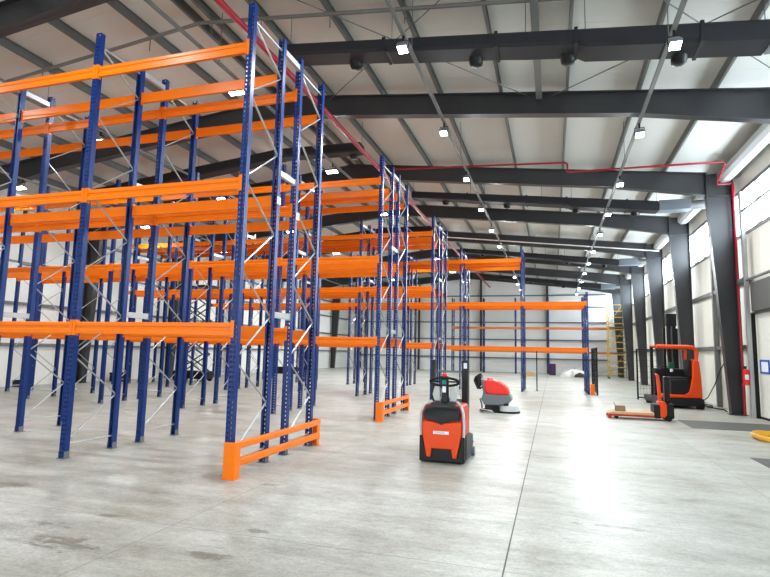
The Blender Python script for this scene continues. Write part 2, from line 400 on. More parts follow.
def beam_part():
    h = .085
    prof = [(0, -h), (.05, -h), (.05, h), (.012, h), (0, h - .012), (0, .030), (.013, .018), (.013, -.018), (0, -.030)]
    return MB().prism(prof, 'x', .05, .05 + BL)
def beam_end(x, s):
    m = MB(); a, b = sorted((x - s * .046, x + s * .004)); m.box(a, b, -.008, -.002, -.115, .115)
    a, b = sorted((x, x + s * .008)); return m.box(a, b, -.008, .055, -.115, .115)
BEAM = beam_part().mesh('load_beam', MT['orange'])
BE0 = beam_end(.05, 1).mesh('beam_connector', MT['orange']); BE1 = beam_end(.05 + BL, -1).mesh('beam_connector', MT['orange'])
fullb = beam_part(); e = beam_end(.05, 1); fullb.add(e.v, e.f); e = beam_end(.05 + BL, -1); fullb.add(e.v, e.f)
BEAMF = fullb.mesh('load_beam', MT['orange'])
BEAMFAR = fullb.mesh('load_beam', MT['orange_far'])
SPACER = MB().box(-.03, .03, 0, GAP, -.045, .045).box(-.045, .045, -.012, 0, -.06, .06).box(-.045, .045, GAP, GAP + .012, -.06, .06).mesh('row_spacer', MT['galv'])
LEV = (5.935, 3.93, 1.905)

def frame_at(rack, x, y, h=HT, post=None, brace=None):
    fr = inst(brace or BRACE, 'upright_frame', rack, (x, y, 0))
    for yy, r in ((0, 0), (FD, PI)):
        inst(post or POST, 'upright', fr, (0, yy, 0), r); inst(FOOT, 'base_plate', fr, (0, yy, 0), r)
    return fr
def beam_at(rack, x, y, z, back, connectors, mesh=None):
    """x is the left post line of the bay"""
    if back: o = inst(mesh or (BEAM if connectors else BEAMF), 'load_beam', rack, (x + BAY, y, z), PI)
    else: o = inst(mesh or (BEAM if connectors else BEAMF), 'load_beam', rack, (x, y, z), 0)
    if connectors: inst(BE0, 'beam_connector', o); inst(BE1, 'beam_connector', o)
    return o
def double_rack(label, y, n_left, detail, extra=()):
    rk = thing('pallet_rack', label, 'pallet rack', (X0, y, 0), 0, None)
    lines = [(-k * BAY, HT) for k in range(n_left + 1)] + list(extra)
    for x, h in lines:
        if h == HT: p, b = POST, BRACE
        else: p, b = post_mesh(h, MT['post'], 'upright'), bracing_mesh(h)
        for y0 in (0, FD + GAP): frame_at(rk, x, y0, h, p, b)
        for z in (6.42, 4.40, 2.17):
            if z < h - .1: inst(SPACER, 'row_spacer', rk, (x, FD, z))
    for x, h in lines:
        if x == -n_left * BAY: continue
        for z in LEV:
            if z > h - .1: continue
            for yy, back in ((0, False), (FD, True), (FD + GAP, False), (2 * FD + GAP, True)):
                beam_at(rk, x - BAY, yy, z, back, detail)
    return rk
RK0 = double_rack('tall blue and orange pallet rack nearest the camera, behind the biggest orange barrier', Y0, 5, True)
for yy, z in ((FD - .10, 3.93), (FD + GAP + .02, 3.84)): MB().box(.05, .062, yy, yy + .11, z - .06, z + .06).build('tie_plate', MT['galv'], RK0)
double_rack('blue and orange pallet rack second from the camera, with the smaller orange end barrier', Y0 + PITCH, 5, True)
double_rack('blue and orange pallet rack third from the camera, ending left of the orange stacker', Y0 + 2 * PITCH, 5, False)
double_rack('blue and orange pallet rack fourth from the camera, ending in a short post', Y0 + 3 * PITCH, 5, False, [(BAY, HT), (2 * BAY, 4.43)])
# rack along the back gable, single depth
rk = thing('pallet_rack', 'faded orange and dark blue pallet rack standing along the far gable wall', 'pallet rack', (0, 48.0, 0))
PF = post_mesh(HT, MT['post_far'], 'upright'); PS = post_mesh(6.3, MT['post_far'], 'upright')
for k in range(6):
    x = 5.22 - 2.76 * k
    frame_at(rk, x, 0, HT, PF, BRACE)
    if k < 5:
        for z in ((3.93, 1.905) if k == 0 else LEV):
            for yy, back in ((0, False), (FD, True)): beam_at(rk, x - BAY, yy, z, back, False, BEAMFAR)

def guard(label, x, y, detail=True):
    g = thing('rack_end_barrier', label, 'rack barrier', (x, y, 0), 0, None)
    D = 2 * FD + GAP + .24
    MB().prism([(-.12, 0), (.05, 0), (.05, .13), (.03, .13), (.03, .02), (-.12, .02)], 'z', .008, .455).box(-.14, .07, -.03, .14, 0, .01).build('end_post', MT['orange'], g, bevel=.006)
    MB().prism([(-.14, D), (-.01, D), (-.01, D - .10), (-.03, D - .10), (-.03, D - .02), (-.14, D - .02)], 'z', .008, .455).box(-.15, .01, D - .025, D + .04, 0, .01).build('end_post', MT['orange'], g, bevel=.006)
    for z0, z1 in ((.355, .44), (.13, .225)):
        MB().prism([(-.045, z0), (.005, z0), (.012, z0 + .02), (.012, z1 - .02), (.005, z1), (-.045, z1)], 'y', .03, D - .03).build('rail', MT['orange'], g)
    return g
GX = X0 + .05 + .12
guard('large orange steel barrier at the end of the rack nearest the camera', GX, Y0 - .17)
guard('smaller orange steel barrier at the end of the second rack, left of the orange stacker', GX, Y0 + PITCH - .17)
guard('small orange barrier at the foot of the short blue rack post beside the black mesh', X0 + 2 * BAY + .185, Y0 + 3 * PITCH - .17)

# ------------------------------------------------------------ mesh fences beyond
def mesh_panel(name, label, p0, p1, h, n):
    t = thing(name, label, 'fence', p0)
    d = Vector(p1) - Vector(p0); fr = MB()
    for z in (.09, h): fr.tube([(0, 0, z), (d.x, d.y, z)], .025, 6)
    fr.build('frame', MT['black'], t)
    for q in ((0, 0), (d.x, d.y)): MB().box(q[0] - .03, q[0] + .03, q[1] - .03, q[1] + .03, 0, h + .02).build('post', MT['black'], t)
    w = MB()
    for k in range(1, n): w.tube([(d.x * k / n, d.y * k / n, .1), (d.x * k / n, d.y * k / n, h)], .004, 4)
    for k in range(1, 9): w.tube([(0, 0, h * k / 9), (d.x, d.y, h * k / 9)], .004, 4)
    w.build('wire_mesh', MT['black'], t)
    return t
mesh_panel('mesh_fence', 'black wire mesh fence panel standing end-on behind the short blue rack post', (1.80, 24.75, 0), (1.80, 27.7, 0), 2.0, 24)
mesh_panel('mesh_fence', 'black framed wire mesh panel standing left of the orange reach truck', (3.18, 23.4, 0), (4.15, 23.4, 0), 1.95, 9)
tag(MB().box(-.725, -.675, 26.0, 26.05, 0, 1.98).box(-.78, -.62, 25.95, 26.1, 0, .01).build('fence_post', MT['black']), 'slim lone black fence post right of the tall blue post beyond the scrubber', 'post')

# ------------------------------------------------------------ services under the roof
main = MB().tube([(-5.5, -9, 7.58), (-5.5, 2, 7.6), (-5.5, 12, 7.76), (-5.5, 50.5, 7.82)], .065, 10)
tag(main.build('sprinkler_main', MT['red_pipe'], smooth=True), 'thick red sprinkler pipe running along under the roof ridge', 'pipe')
br = MB().tube([(-5.45, 17.4, 7.98), (.45, 17.4, 7.73), (.50, 17.4, 7.71), (.53, 17.4, 7.67), (.53, 17.4, 7.45), (.56, 17.4, 7.42), (.62, 17.4, 7.41), (4.85, 17.4, 7.38), (4.92, 17.45, 7.36), (4.93, 18.40, 7.10), (4.97, 18.52, 7.04), (5.33, 18.52, 7.04)], .032, 8)
tag(br.build('sprinkler_branch', MT['red_pipe'], smooth=True), 'thin red pipe crossing under the roof to the right wall, with a step', 'pipe')
dp = MB().tube([(5.36, 18.52, 7.06), (5.38, 18.52, 7.0), (5.38, 18.52, 1.2), (5.38, 18.52, .02)], .04, 8)
tag(dp.build('sprinkler_drop', MT['red_pipe'], smooth=True), 'red vertical pipe running down beside the nearest right-hand column', 'pipe')
tag(MB().tube([(x, 29.5, roofline(x) - .45) for x in (-5.8, -3, 0, 2.5, 5.2)], .03, 8).build('roof_pipe', MT['white'], smooth=True), 'long thin white pipe crossing the hall under the roof beyond the fourth rack', 'pipe')
cr = MB()
for x in ((-17.5, XC), (XC, 4.6)):
    cr.tube([(x[0], 9.2, roofline(x[0]) - .12), (x[1], 9.2, roofline(x[1]) - .12)], .05, 6, rb=.035)
tray = tag(cr.build('cross_tray', MT['galv_dark']), 'grey cable tray following the roof slope across the hall nearest the camera', 'cable tray')
for k, x in enumerate((-14.85, -13.3, -11.7, -10.15, -8.6, -7.0, -5.8, -4.24, -2.7)):
    MB().tube([(x + .1, 9.2, roofline(x) - .42), (x + .1, 9.2, roofline(x) + .1)], .012, 6).build('hanger', MT['galv_dark'], tray)

def duct(label, y, xs, w0, noz, side=1):
    """flat air duct following the roof slope; xs = [(x, height, depth), ...]"""
    t = thing('air_duct', label, 'air duct', (0, y, 0))
    m = MB(); rings = []
    for x, h, d in xs:
        z1 = roofline(x) - .50 + w0; z0 = z1 - h; c = .05
        rings.append([(x, c, z0), (x, d - c, z0), (x, d, z0 + c), (x, d, z1 - c), (x, d - c, z1), (x, c, z1), (x, 0, z1 - c), (x, 0, z0 + c)])
    m.loft(rings); m.build('duct_body', MT['duct'], t)
    for x, h, d in xs[1:-1:2]:
        z1 = roofline(x) - .50 + w0; z0 = z1 - h
        MB().box(x - .03, x + .03, -.012, d + .012, z0 - .012, z1 + .012).build('clamp_ring', MT['duct'], t)
    for x, h, d in xs[::2]:
        z1 = roofline(x) - .50 + w0
        MB().tube([(x, d / 2, z1), (x, d / 2, roofline(x) + T)], .008, 5).build('hanger_rod', MT['galv_dark'], t)
    for x in noz:
        k = min(xs, key=lambda q: abs(q[0] - x)); z0 = roofline(x) - .50 + w0 - k[1]
        MB().cyl((x, k[2] * .75, z0 + .1), (x, k[2] * .9, z0 - .06), .15, .13, 14).ball((x, k[2] * .92, z0 - .07), .13, .13, .05).build('nozzle', MT['black'], t, smooth=True)
    return t
def xsr(x0, x1): 
    L = x1 - x0
    return [(x0, .26, .54), (x0 + L * .25, .26, .54), (x0 + L * .26, .28, .56), (x0 + L * .50, .28, .56), (x0 + L * .56, .29, .57), (x0 + L * .66, .29, .57), (x0 + L * .68, .34, .62), (x1 - 1.0, .34, .62), (x1, .34, .62)]
duct('black air duct crossing the roof nearest the camera, with round outlets', 9.5, xsr(-5.3, 3.45), -.0, (-3.85, -1.35, .35, 2.2))
duct('second black air duct, behind the rafter with the red pipe', 20.25, xsr(-5.3, 3.6), -.0, (-4.0, -1.6, .9, 2.9))
duct('third black air duct, beyond the fourth rack post', 32.3, xsr(-5.3, 3.6), 0, (-4.0, -1.6, .9, 2.9))
duct('farthest black air duct, near the back gable', 43.7, xsr(-5.3, 3.6), 0, (-1.6, .9))
def dl(y): return [(-5.62, .30, .48), (-8.4, .30, .48), (-8.5, .32, .5), (-12.5, .32, .5), (-17.5, .32, .5)]
duct('black air duct left of the red main pipe, above the nearest rack', 15.0, dl(0), .0, (-5.95,))
duct('black air duct left of the red main pipe, above the third rack', 26.4, dl(0), .0, (-5.95,))
# air supply units at the right ends of the ducts
for k, y in enumerate((9.5, 20.25, 32.3, 43.7)):
    z = roofline(4) - .50
    t = thing('duct_end_unit', ['grey air supply box at the right end of the nearest black duct', 'grey air supply box at the right end of the second black duct', 'grey air supply box at the right end of the third black duct', 'grey air supply box at the right end of the farthest black duct'][k], 'air unit', (0, y, 0))
    x0 = 3.46 if k == 0 else 3.62
    MB().box(x0, 4.62, .0, .52, z - .30, z + .06).build('plenum', MT['grey'], t, bevel=.02)
    MB().cyl((4.62, .25, z - .12), (5.6, .25, z - .12), .16, n=16).build('wall_sleeve', MT['galv_dark'], t, smooth=True)

# lighting trays with LED floodlights
LAMP_H = MB().box(-.092, .092, -.02, .03, -.10, .10).box(-.06, .06, .03, .09, -.08, .08)
for k in range(5): LAMP_H.box(-.08 + k * .036, -.072 + k * .036, .03, .06, -.10, .10)
LAMP_H = LAMP_H.mesh('housing', MT['grey'])
LAMP_D = MB().box(-.08, .08, -.026, -.019, -.085, .085).mesh('diffuser', MT['led'])
LAMP_B = MB().tube([(-.10, .0, 0), (-.10, .05, .17), (.10, .05, .17), (.10, .0, 0)], .010, 6).box(-.02, .02, .03, .07, .16, .27).mesh('bracket', MT['black'])
lamp_ld = bpy.data.lights.new('floodlight_beam', 'AREA'); lamp_ld.shape = 'RECTANGLE'; lamp_ld.size = .20; lamp_ld.size_y = .19; lamp_ld.energy = LED_POWER; lamp_ld.color = (.93, .98, 1.0); lamp_ld.spread = math.radians(180)
lamp_ld2 = lamp_ld.copy(); lamp_ld2.size = .34; lamp_ld2.energy = LED_POWER * 1.35
LAMP_H2 = MB().box(-.20, .20, -.02, .03, -.09, .09).box(-.14, .14, .03, .06, -.06, .06).mesh('housing', MT['grey'])
LAMP_D2 = MB().box(-.185, .185, -.028, -.019, -.078, .078).mesh('diffuser', MT['led'])
ROWS = [(-2.5, 7.35, 'middle', [8.75, 12.6, 16.3, 20.0, 23.6, 27.3, 31.1, 34.9, 38.7, 42.5, 46.3]),  # last lamp is added to brighten the far gable wall
        (1.92, 6.86, 'right-hand', [8.97, 12.6, 16.3, 19.75, 23.1, 26.9, 30.4, 34.1, 37.9, 41.7, 45.6]),
        (-6.8, 7.75, 'ridge', [4.5, 10.1, 15.7, 21.3, 26.9, 32.5, 38.1, 43.7]),  # left rows each start with an added, unseen lamp brightening the near floor
        (-11.6, 7.40, 'inner left', [5.4, 11.0, 16.6, 22.2, 27.8, 33.4, 39.0, 44.6]),
        (-16.2, 6.9, 'outer left', [6.9, 12.5, 18.1, 23.7, 29.3, 34.9, 40.5, 46.1])]  # end lamp here also put in to lift the back wall
for rx, rz, rn, yy in ROWS:
    tr = tag(MB().box(rx - .035, rx + .035, -6, 47.5, rz - .02, rz + .03).build('light_tray', MT['galv_dark']), 'long grey cable tray carrying the %s row of floodlights' % rn, 'cable tray')
    hg = MB()
    for k, y in enumerate((-2, 3.5, 9.4, 15.2, 21, 27, 33, 39, 45)):
        MB().tube([(rx, y, rz), (rx, y, roofline(rx) + T)], .008, 5).build('hanger_rod', MT['galv_dark'], tr)
    for k, y in enumerate(yy):
        tilt = math.radians(-62)
        t = thing('led_floodlight', ('white LED floodlight, %s from the camera under the %s cable tray' % (ORD[k - (1 if rx < -5 else 0)], rn)) if not (rx < -5 and k == 0) else 'added unseen floodlight on the %s cable tray, nearer than the first rack' % rn, 'floodlight', (rx, y, rz - .29), 0, 'floodlights on the %s tray' % rn)
        lf_ = rx < -5
        a = inst(LAMP_H2 if lf_ else LAMP_H, 'housing', t); b = inst(LAMP_D2 if lf_ else LAMP_D, 'diffuser', t); c = inst(LAMP_B, 'bracket', t)
        for o in (a, b): o.rotation_euler = (math.radians(74), 0, 0)
        l = bpy.data.objects.new('floodlight_beam', lamp_ld2 if lf_ else lamp_ld); COL.objects.link(l); l.parent = t; l.location = (0, -.02, -.115); l.rotation_euler = (math.radians(-16), 0, 0)

# ------------------------------------------------------------ orange stacker nearest the camera
st = thing('pallet_stacker', 'orange and black walk-behind stacker standing on the bare floor right of the racks', 'stacker', (-1.615, 8.21, 0), 0)
MB().prism([(-.345, .02), (.345, .02), (.345, .40), (.30, .40), (.235, .10), (.16, .10), (.15, .22), (-.15, .22), (-.16, .10), (-.235, .10), (-.30, .40), (-.345, .40)], 'y', .0, .12).box(-.345, .345, .10, .62, .02, .30).box(-.34, .34, .62, .95, .06, .34).build('chassis', MT['black'], st, bevel=.014)
MB().prism([(-.295, .60), (-.24, .625), (0, .585), (.24, .625), (.295, .60), (.29, .40), (.228, .085), (.165, .085), (.15, .215), (-.15, .215), (-.165, .085), (-.228, .085), (-.29, .40)], 'y', -.03, .10).build('front_panel', MT['truck_orange'], st, bevel=.014)
MB().prism([(-.325, .28), (.325, .28), (.325, .78), (.29, .86), (-.29, .86), (-.325, .78)], 'y', .05, .62).build('body_shell', MT['truck_side'], st, bevel=.03, seg=3)
rings = []
for y, s, zt in ((-.045, .92, .78), (-.02, .99, .83), (.04, 1, .87), (.30, .98, .895), (.52, .9, .88)):
    pts = [(-.27, .64), (-.10, .625), (0, .565), (.10, .625), (.27, .64), (.285, .72), (.25, zt - .03), (.12, zt), (-.12, zt), (-.25, zt - .03), (-.285, .72)]
    rings.append([(px * s, y, pz) for px, pz in pts])
MB().loft(rings).build('motor_cover', MT['black'], st, smooth=True)
for s in (-1, 1):
    MB().tube([(s * .325, .03, .36), (s * .335, .02, .55), (s * .325, .02, .74), (s * .29, .05, .85), (s * .2, .2, .90)], .020, 8).build('side_trim', MT['lightgrey'], st, smooth=True)
    MB().box(s * .345 - .012, s * .345 + .012, .12, .60, .06, .40).build('side_skirt', MT['black'], st, bevel=.006)
lb = MB().box(-.125, .115, -.034, -.029, .43, .475).build('name_label', MT['paper'], st)
tm = inst(text_mesh('lettering', 'TOYOTA', .04, MT['black']), 'lettering', lb, (-.03, -.0345, .452)); tm.rotation_euler = (PI / 2, 0, 0)
# tiller head
MB().prism([(-.06, .88), (.06, .88), (.05, 1.02), (.045, 1.2), (-.045, 1.2), (-.05, 1.02)], 'y', .22, .32).build('steering_column', MT['black'], st, bevel=.012)
for s in (-1, 1):
    MB().prism([(s * .075, .90), (s * .17, .90), (s * .20, 1.0), (s * .165, 1.12), (s * .08, 1.12)], 'y', .24, .29).build('arm_shield', MT['lightgrey'], st, bevel=.012)
loop = [(.225 * math.cos(a), .20 - .05 * math.sin(a), 1.20 + .065 * math.sin(a)) for a in [2 * PI * k / 28 for k in range(28)]]
hd = MB().tube(loop, .020, 8, closed=True).build('steering_handle', MT['black'], st, smooth=True)
MB().box(-.06, .06, .155, .24, 1.10, 1.29).box(-.22, .22, .19, .22, 1.19, 1.215).build('control_head', MT['black'], hd, bevel=.012)
MB().box(-.032, .032, .148, .156, 1.165, 1.225).build('display', MT['teal'], hd)
MB().box(-.025, .03, .150, .156, 1.04, 1.13).build('white_sticker', MT['paper'], hd)
MB().cyl((0, .2, 1.27), (0, .19, 1.325), .045, .035, 14).build('stop_button', MT['red'], hd, smooth=True)
# mast, carriage, forks
for s, x in ((-1, -.285), (1, .245)):
    w = .055 if s < 0 else .10
    m = MB().prism([(x - w / 2, .66), (x + w / 2, .66), (x + w / 2, .82), (x - w / 2, .82), (x - w / 2, .79), (x + w / 2 - .015, .79), (x + w / 2 - .015, .69), (x - w / 2, .69)], 'z', .08, 1.53)
    q = m.build('mast_rail', MT['black'], st)
    if s > 0: MB().box(x - .02, x + .035, .655, .66, 1.40, 1.49).build('white_sticker', MT['paper'], q)
MB().box(-.28, .25, .70, .76, 1.33, 1.36).box(-.28, .25, .72, .78, .85, .90).build('cross_bar', MT['grey'], st)
gr = MB()
for k in range(4): gr.tube([(.04 + k * .055, .80, .80), (.04 + k * .055, .80, 1.34)], .006, 5)
for k in range(4): gr.tube([(-.26, .80, .85 + k * .13), (.24, .80, .85 + k * .13)], .006, 5)
gr.build('guard_grille', MT['lightgrey'], st)
for s in (-1, 1):
    MB().prism([(.80, .05), (1.9, .05), (1.9, .075), (.88, .10), (.84, .55), (.80, .55)], 'x', s * .15 - .07, s * .15 + .07).build('fork', MT['black'], st)
for s in (-1, 1): MB().cyl((s * .33, .82, .075), (s * .385, .82, .075), .074, n=18).build('support_wheel', MT['grey'], st, smooth=True)

# ------------------------------------------------------------ floor scrubber
sc = thing('floor_scrubber', 'red and grey walk-behind floor scrubber standing behind the orange stacker', 'scrubber', (-1.55, 15.95, 0), 0)
def S(cx, cy): return (-2.44 + cx / 346 + 1.55, (520 - cy) / 346)
MB().prism([S(160, 195), S(200, 205), S(205, 340), S(445, 345), S(462, 395), S(440, 415), S(350, 450), S(200, 450), S(165, 395), S(185, 330)], 'y', -.26, .26).build('body', MT['grey'], sc, bevel=.03, seg=3)
MB().prism([S(190, 208), S(280, 205), S(350, 225), S(405, 258), S(440, 340), S(330, 350), S(215, 342), S(200, 300)], 'y', -.275, .275).build('water_tank', MT['red'], sc, bevel=.05, seg=4)
MB().cyl((S(245, 208)[0], 0, S(245, 208)[1] - .01), (S(245, 190)[0], 0, S(245, 192)[1]), .10, .085, 18).build('tank_lid', MT['red'], sc, smooth=True)
for s in (-1, 1):
    MB().tube([(S(165, 290)[0], s * .2, S(165, 290)[1]), (S(130, 290)[0], s * .2, S(130, 290)[1]), (S(98, 215)[0], s * .2, S(98, 215)[1]), (S(110, 185)[0], s * .2, S(110, 185)[1]), (S(150, 155)[0], s * .18, S(150, 155)[1])], .03, 8).build('handle_bar', MT['black'], sc, smooth=True)
MB().box(S(120, 0)[0], S(165, 0)[0], -.22, .22, S(0, 270)[1], S(0, 165)[1]).build('control_panel', MT['black'], sc, bevel=.03)
MB().box(S(150, 0)[0], S(166, 0)[0], -.08, .08, S(0, 190)[1], S(0, 160)[1]).build('green_switch', MT['green'], sc)
for s in (-1, 1):
    MB().cyl((S(310, 0)[0], s * .22, .105), (S(310, 0)[0], s * .285, .105), .105, n=20).build('drive_wheel', MT['rubber'], sc, smooth=True)
MB().box(S(200, 0)[0], S(300, 0)[0], -.24, .24, .07, .20).build('chassis', MT['black'], sc, bevel=.02)
MB().cyl((S(420, 0)[0], 0, .05), (S(420, 0)[0], 0, .20), .30, .27, 28).build('brush_deck', MT['lightgrey'], sc, smooth=True)
MB().cyl((S(420, 0)[0], 0, .0), (S(420, 0)[0], 0, .055), .335, n=28).build('brush', MT['black'], sc, smooth=True)
MB().box(S(380, 0)[0], S(425, 0)[0], -.2, .2, .18, .30).build('motor_hub', MT['black'], sc, bevel=.02)
sq = [(S(205, 0)[0] - .14 * math.sin(PI * k / 12) , -.36 + .72 * k / 12, .05) for k in range(13)]
MB().tube(sq, .05, 8, rb=.022).build('squeegee', MT['black'], sc, smooth=True)
MB().tube([(S(175, 380)[0], .15, .38), (S(140, 400)[0], .12, .33), (S(160, 450)[0], .06, .2), (S(165, 490)[0], .0, .1)], .025, 8).build('suction_hose', MT['grey'], sc, smooth=True)

# ------------------------------------------------------------ powered pallet truck with cardboard on its forks
pt = thing('pallet_truck', 'low orange powered pallet truck with forks pointing left, before the reach truck', 'pallet truck', (2.75, 16.15, 0))
for s in (-1, 1):
    MB().box(-1.30, -.20, s * .19 - .085, s * .19 + .085, .07, .13).cyl((-1.30, s * .19 - .06, .06), (-1.30, s * .19 + .06, .06), .055, n=12).build('fork', MT['truck_side'], pt, bevel=.01)
    MB().cyl((-1.12, s * .19 - .05, .042), (-1.12, s * .19 + .05, .042), .042, n=14).build('load_roller', MT['rubber'], pt, smooth=True)
MB().box(-.22, -.04, -.30, .30, .06, .42).build('fork_carriage', MT['black'], pt, bevel=.03)
MB().prism([(-.10, .08), (.10, .08), (.10, .40), (.05, .50), (-.10, .50)], 'y', -.30, .12).build('motor_cover', MT['truck_orange'], pt, bevel=.03, seg=3)
MB().box(.08, .26, -.30, .28, .07, .46).build('battery_box', MT['black'], pt, bevel=.03)
MB().cyl((.12, -.33, .08), (.12, -.25, .08), .08, n=18).cyl((.12, .25, .08), (.12, .33, .08), .08, n=18).build('drive_wheel', MT['rubber'], pt, smooth=True)
ar = MB().prism([(-.08, .48), (0, .48), (-.02, .98), (-.05, 1.18), (-.10, 1.22), (-.11, 1.1)], 'y', -.14, -.06).build('tiller_arm', MT['truck_orange'], pt, bevel=.012)
MB().box(.07, .20, -.16, .10, .46, 1.15).build('mast_housing', MT['black'], pt, bevel=.03)
MB().tube([(-.10, -.2, 1.17), (-.13, -.1, 1.21), (-.10, .02, 1.2), (-.04, -.06, 1.08)], .022, 8).build('tiller_grip', MT['red'], ar, smooth=True)
cs = MB().prism([(1.40, .145), (1.46, .132), (2.53, .132), (2.53, .20), (1.5, .185)], 'y', 15.84, 16.46).build('cardboard_sheet', MT['card'])
tag(cs, 'tan cardboard sheet lying on the forks of the pallet truck', 'cardboard')
cb = thing('cardboard_box', 'small open brown cardboard box standing on the fork sheet', 'box', (1.73, 16.1, .194))
MB().box(-.12, .12, -.12, .12, 0, .14).build('carton', MT['card_dark'], cb)
MB().prism([(-.12, .14), (-.16, .22), (-.155, .223), (-.11, .14)], 'y', -.12, .12).build('flap', MT['card_dark'], cb)

# ------------------------------------------------------------ reach truck by the right wall
rt = thing('reach_truck', 'big orange and black reach truck with tall mast parked by the right wall', 'forklift', (4.02, 19.95, 0), math.radians(4))
MB().box(-.62, .62, 0, 1.35, .09, .36).box(-.60, -.34, 1.35, 2.5, .08, .30).box(.34, .60, 1.35, 2.5, .08, .30).build('chassis', MT['black'], rt, bevel=.03)
for x, y, r in ((-.45, .25, .17), (.56, .10, .17), (-.47, 2.3, .15), (.47, 2.3, .15)):
    MB().cyl((x - .09, y, r), (x + .09, y, r), r, n=20).build('wheel', MT['rubber'], rt, smooth=True)
MB().prism([(-.60, .36), (.62, .36), (.60, 1.0), (.56, 1.55), (.44, 1.62), (.36, 1.45), (.34, 1.0), (.22, .56), (.10, .46), (-.60, .46)], 'y', -.02, .42).build('body_shell', MT['truck_orange'], rt, bevel=.03, seg=3)
MB().box(-.30, .26, .0, .5, .46, .95).build('step_panel', MT['black'], rt, bevel=.03)
MB().box(-.30, .30, .05, .6, .93, 1.02).box(.24, .36, .08, .6, 1.0, 1.6).build('seat', MT['black'], rt, bevel=.04)
MB().box(-.58, .50, .9, 1.3, .36, 1.28).build('dashboard', MT['black'], rt, bevel=.04)
MB().box(-.20, -.04, .55, .7, 1.28, 1.5).build('screen', MT['green'], rt, bevel=.01)
MB().cyl((-.12, .6, 1.18), (-.12, .6, 1.30), .05, n=12).build('cup', MT['white'], rt, smooth=True)
cyw = [(-.3 + .15 * math.cos(a), .78 + .12 * math.sin(a), 1.32 + .03 * math.sin(a)) for a in [2 * PI * k / 18 for k in range(18)]]
MB().tube(cyw, .018, 6, closed=True).build('steering_wheel', MT['black'], rt, smooth=True)
MB().tube([(.52, .2, 1.5), (.545, .2, 1.80), (.53, .2, 1.93), (.45, .2, 2.0), (.3, .2, 2.02), (-.66, .2, 2.03)], .065, 8).tube([(.5, 1.3, 1.2), (.52, 1.3, 1.9), (.42, 1.3, 2.0), (-.62, 1.3, 2.03)], .05, 8).build('overhead_guard', MT['truck_orange'], rt, smooth=True)
og = MB()
for k in range(6): og.tube([(-.55 + k * .2, .2, 2.02), (-.55 + k * .2, 1.3, 2.02)], .02, 6)
og.build('guard_bars', MT['black'], rt)
MB().box(-.62, -.52, 1.25, 1.35, .36, 2.02).build('guard_post', MT['black'], rt, bevel=.01)
for s in (-1, 1):
    MB().prism([(.16 + s * .04, 1.45), (.16 + s * .14, 1.45), (.16 + s * .14, 1.62), (.16 + s * .04, 1.62)], 'z', .15, 3.2).build('mast_rail', MT['black'], rt)
    MB().box(.16 + min(s * .16, s * .24), .16 + max(s * .16, s * .24), 1.63, 1.78, .15, 2.7).build('inner_mast_rail', MT['black'], rt)
MB().box(-.01, .33, 1.42, 1.66, 2.78, 3.22).build('mast_head', MT['black'], rt, bevel=.02)
MB().cyl((.16, 1.54, .3), (.16, 1.54, 2.8), .05, n=12).build('lift_cylinder', MT['grey'], rt, smooth=True)
for s in (-1, 1): MB().prism([(1.8, .06), (2.95, .06), (2.95, .08), (1.86, .11), (1.84, .7), (1.8, .7)], 'x', s * .22 - .06, s * .22 + .06).build('fork', MT['black'], rt)

# ------------------------------------------------------------ small things at the right wall
ex = thing('fire_extinguisher', 'red fire extinguisher hanging on the post beside the white dock door', 'extinguisher', (5.285, 17.95, .92))
MB().cyl((0, 0, .0), (0, 0, .40), .085, n=18).ball((0, 0, .40), .085, .085, .06, 18, 8).build('cylinder', MT['red'], ex, smooth=True)
MB().cyl((0, 0, .44), (0, 0, .52), .025, n=10).box(-.09, .03, -.015, .015, .50, .54).build('valve', MT['black'], ex)
MB().tube([(-.02, 0, .5), (-.1, -.03, .42), (-.11, -.04, .2), (-.1, -.04, .05)], .012, 6).build('hose', MT['black'], ex, smooth=True)
MB().prism([(-.05, .16), (.05, .16), (.05, .30), (-.05, .30)], 'y', -.089, -.086).build('instruction_label', MT['paper'], ex)
nb = thing('notice_frame', 'blue framed white notice fixed on the white dock door', 'notice', (XR + .012, 17.45, 1.27))
MB().box(-.02, 0.005, -.33, .33, 0, .05).box(-.02, .005, -.33, .33, .33, .38).box(-.02, .005, -.33, -.27, .05, .33).box(-.02, .005, .27, .33, .05, .33).build('frame', MT['blue'], nb)
MB().box(-.008, .003, -.27, .27, .05, .33).build('sheet', MT['paper'], nb)
hs = MB(); pts = []
for k in range(150):
    a = 2 * PI * k / 36; r = .42 + .03 * math.sin(k * .37) + .02 * (k / 36)
    pts.append((4.50 + r * math.cos(a), 13.2 + 1.5 * r * math.sin(a) , .03 + .022 * (k // 36) + .006 * math.sin(k * .9)))
hs.tube(pts, .026, 6)
tag(hs.build('hose_coil', MT['hose'], smooth=True), 'coil of golden yellow hose lying on the floor between the dock plates', 'hose')
cbk = MB().tube([(5.42, 20.45, 1.52), (5.40, 20.9, 1.25), (5.40, 21.6, .75), (5.36, 22.4, .25), (5.25, 22.9, .03), (5.1, 22.3, .02), (4.95, 21.5, .02), (5.15, 21.0, .02), (5.3, 21.6, .02), (5.2, 22.2, .03), (5.0, 21.0, .02), (5.3, 20.2, .02), (5.2, 19.6, .02)], .018, 6)
tag(cbk.build('charging_cable', MT['rubber'], smooth=True), 'black cable hanging from the right wall to a tangle behind the reach truck', 'cable')
tag(MB().box(5.44, 5.59, 20.3, 20.6, 1.45, 1.7).build('charger_socket', MT['black'], bevel=.02), 'small black socket box on the right wall holding the hanging cable', 'socket box')

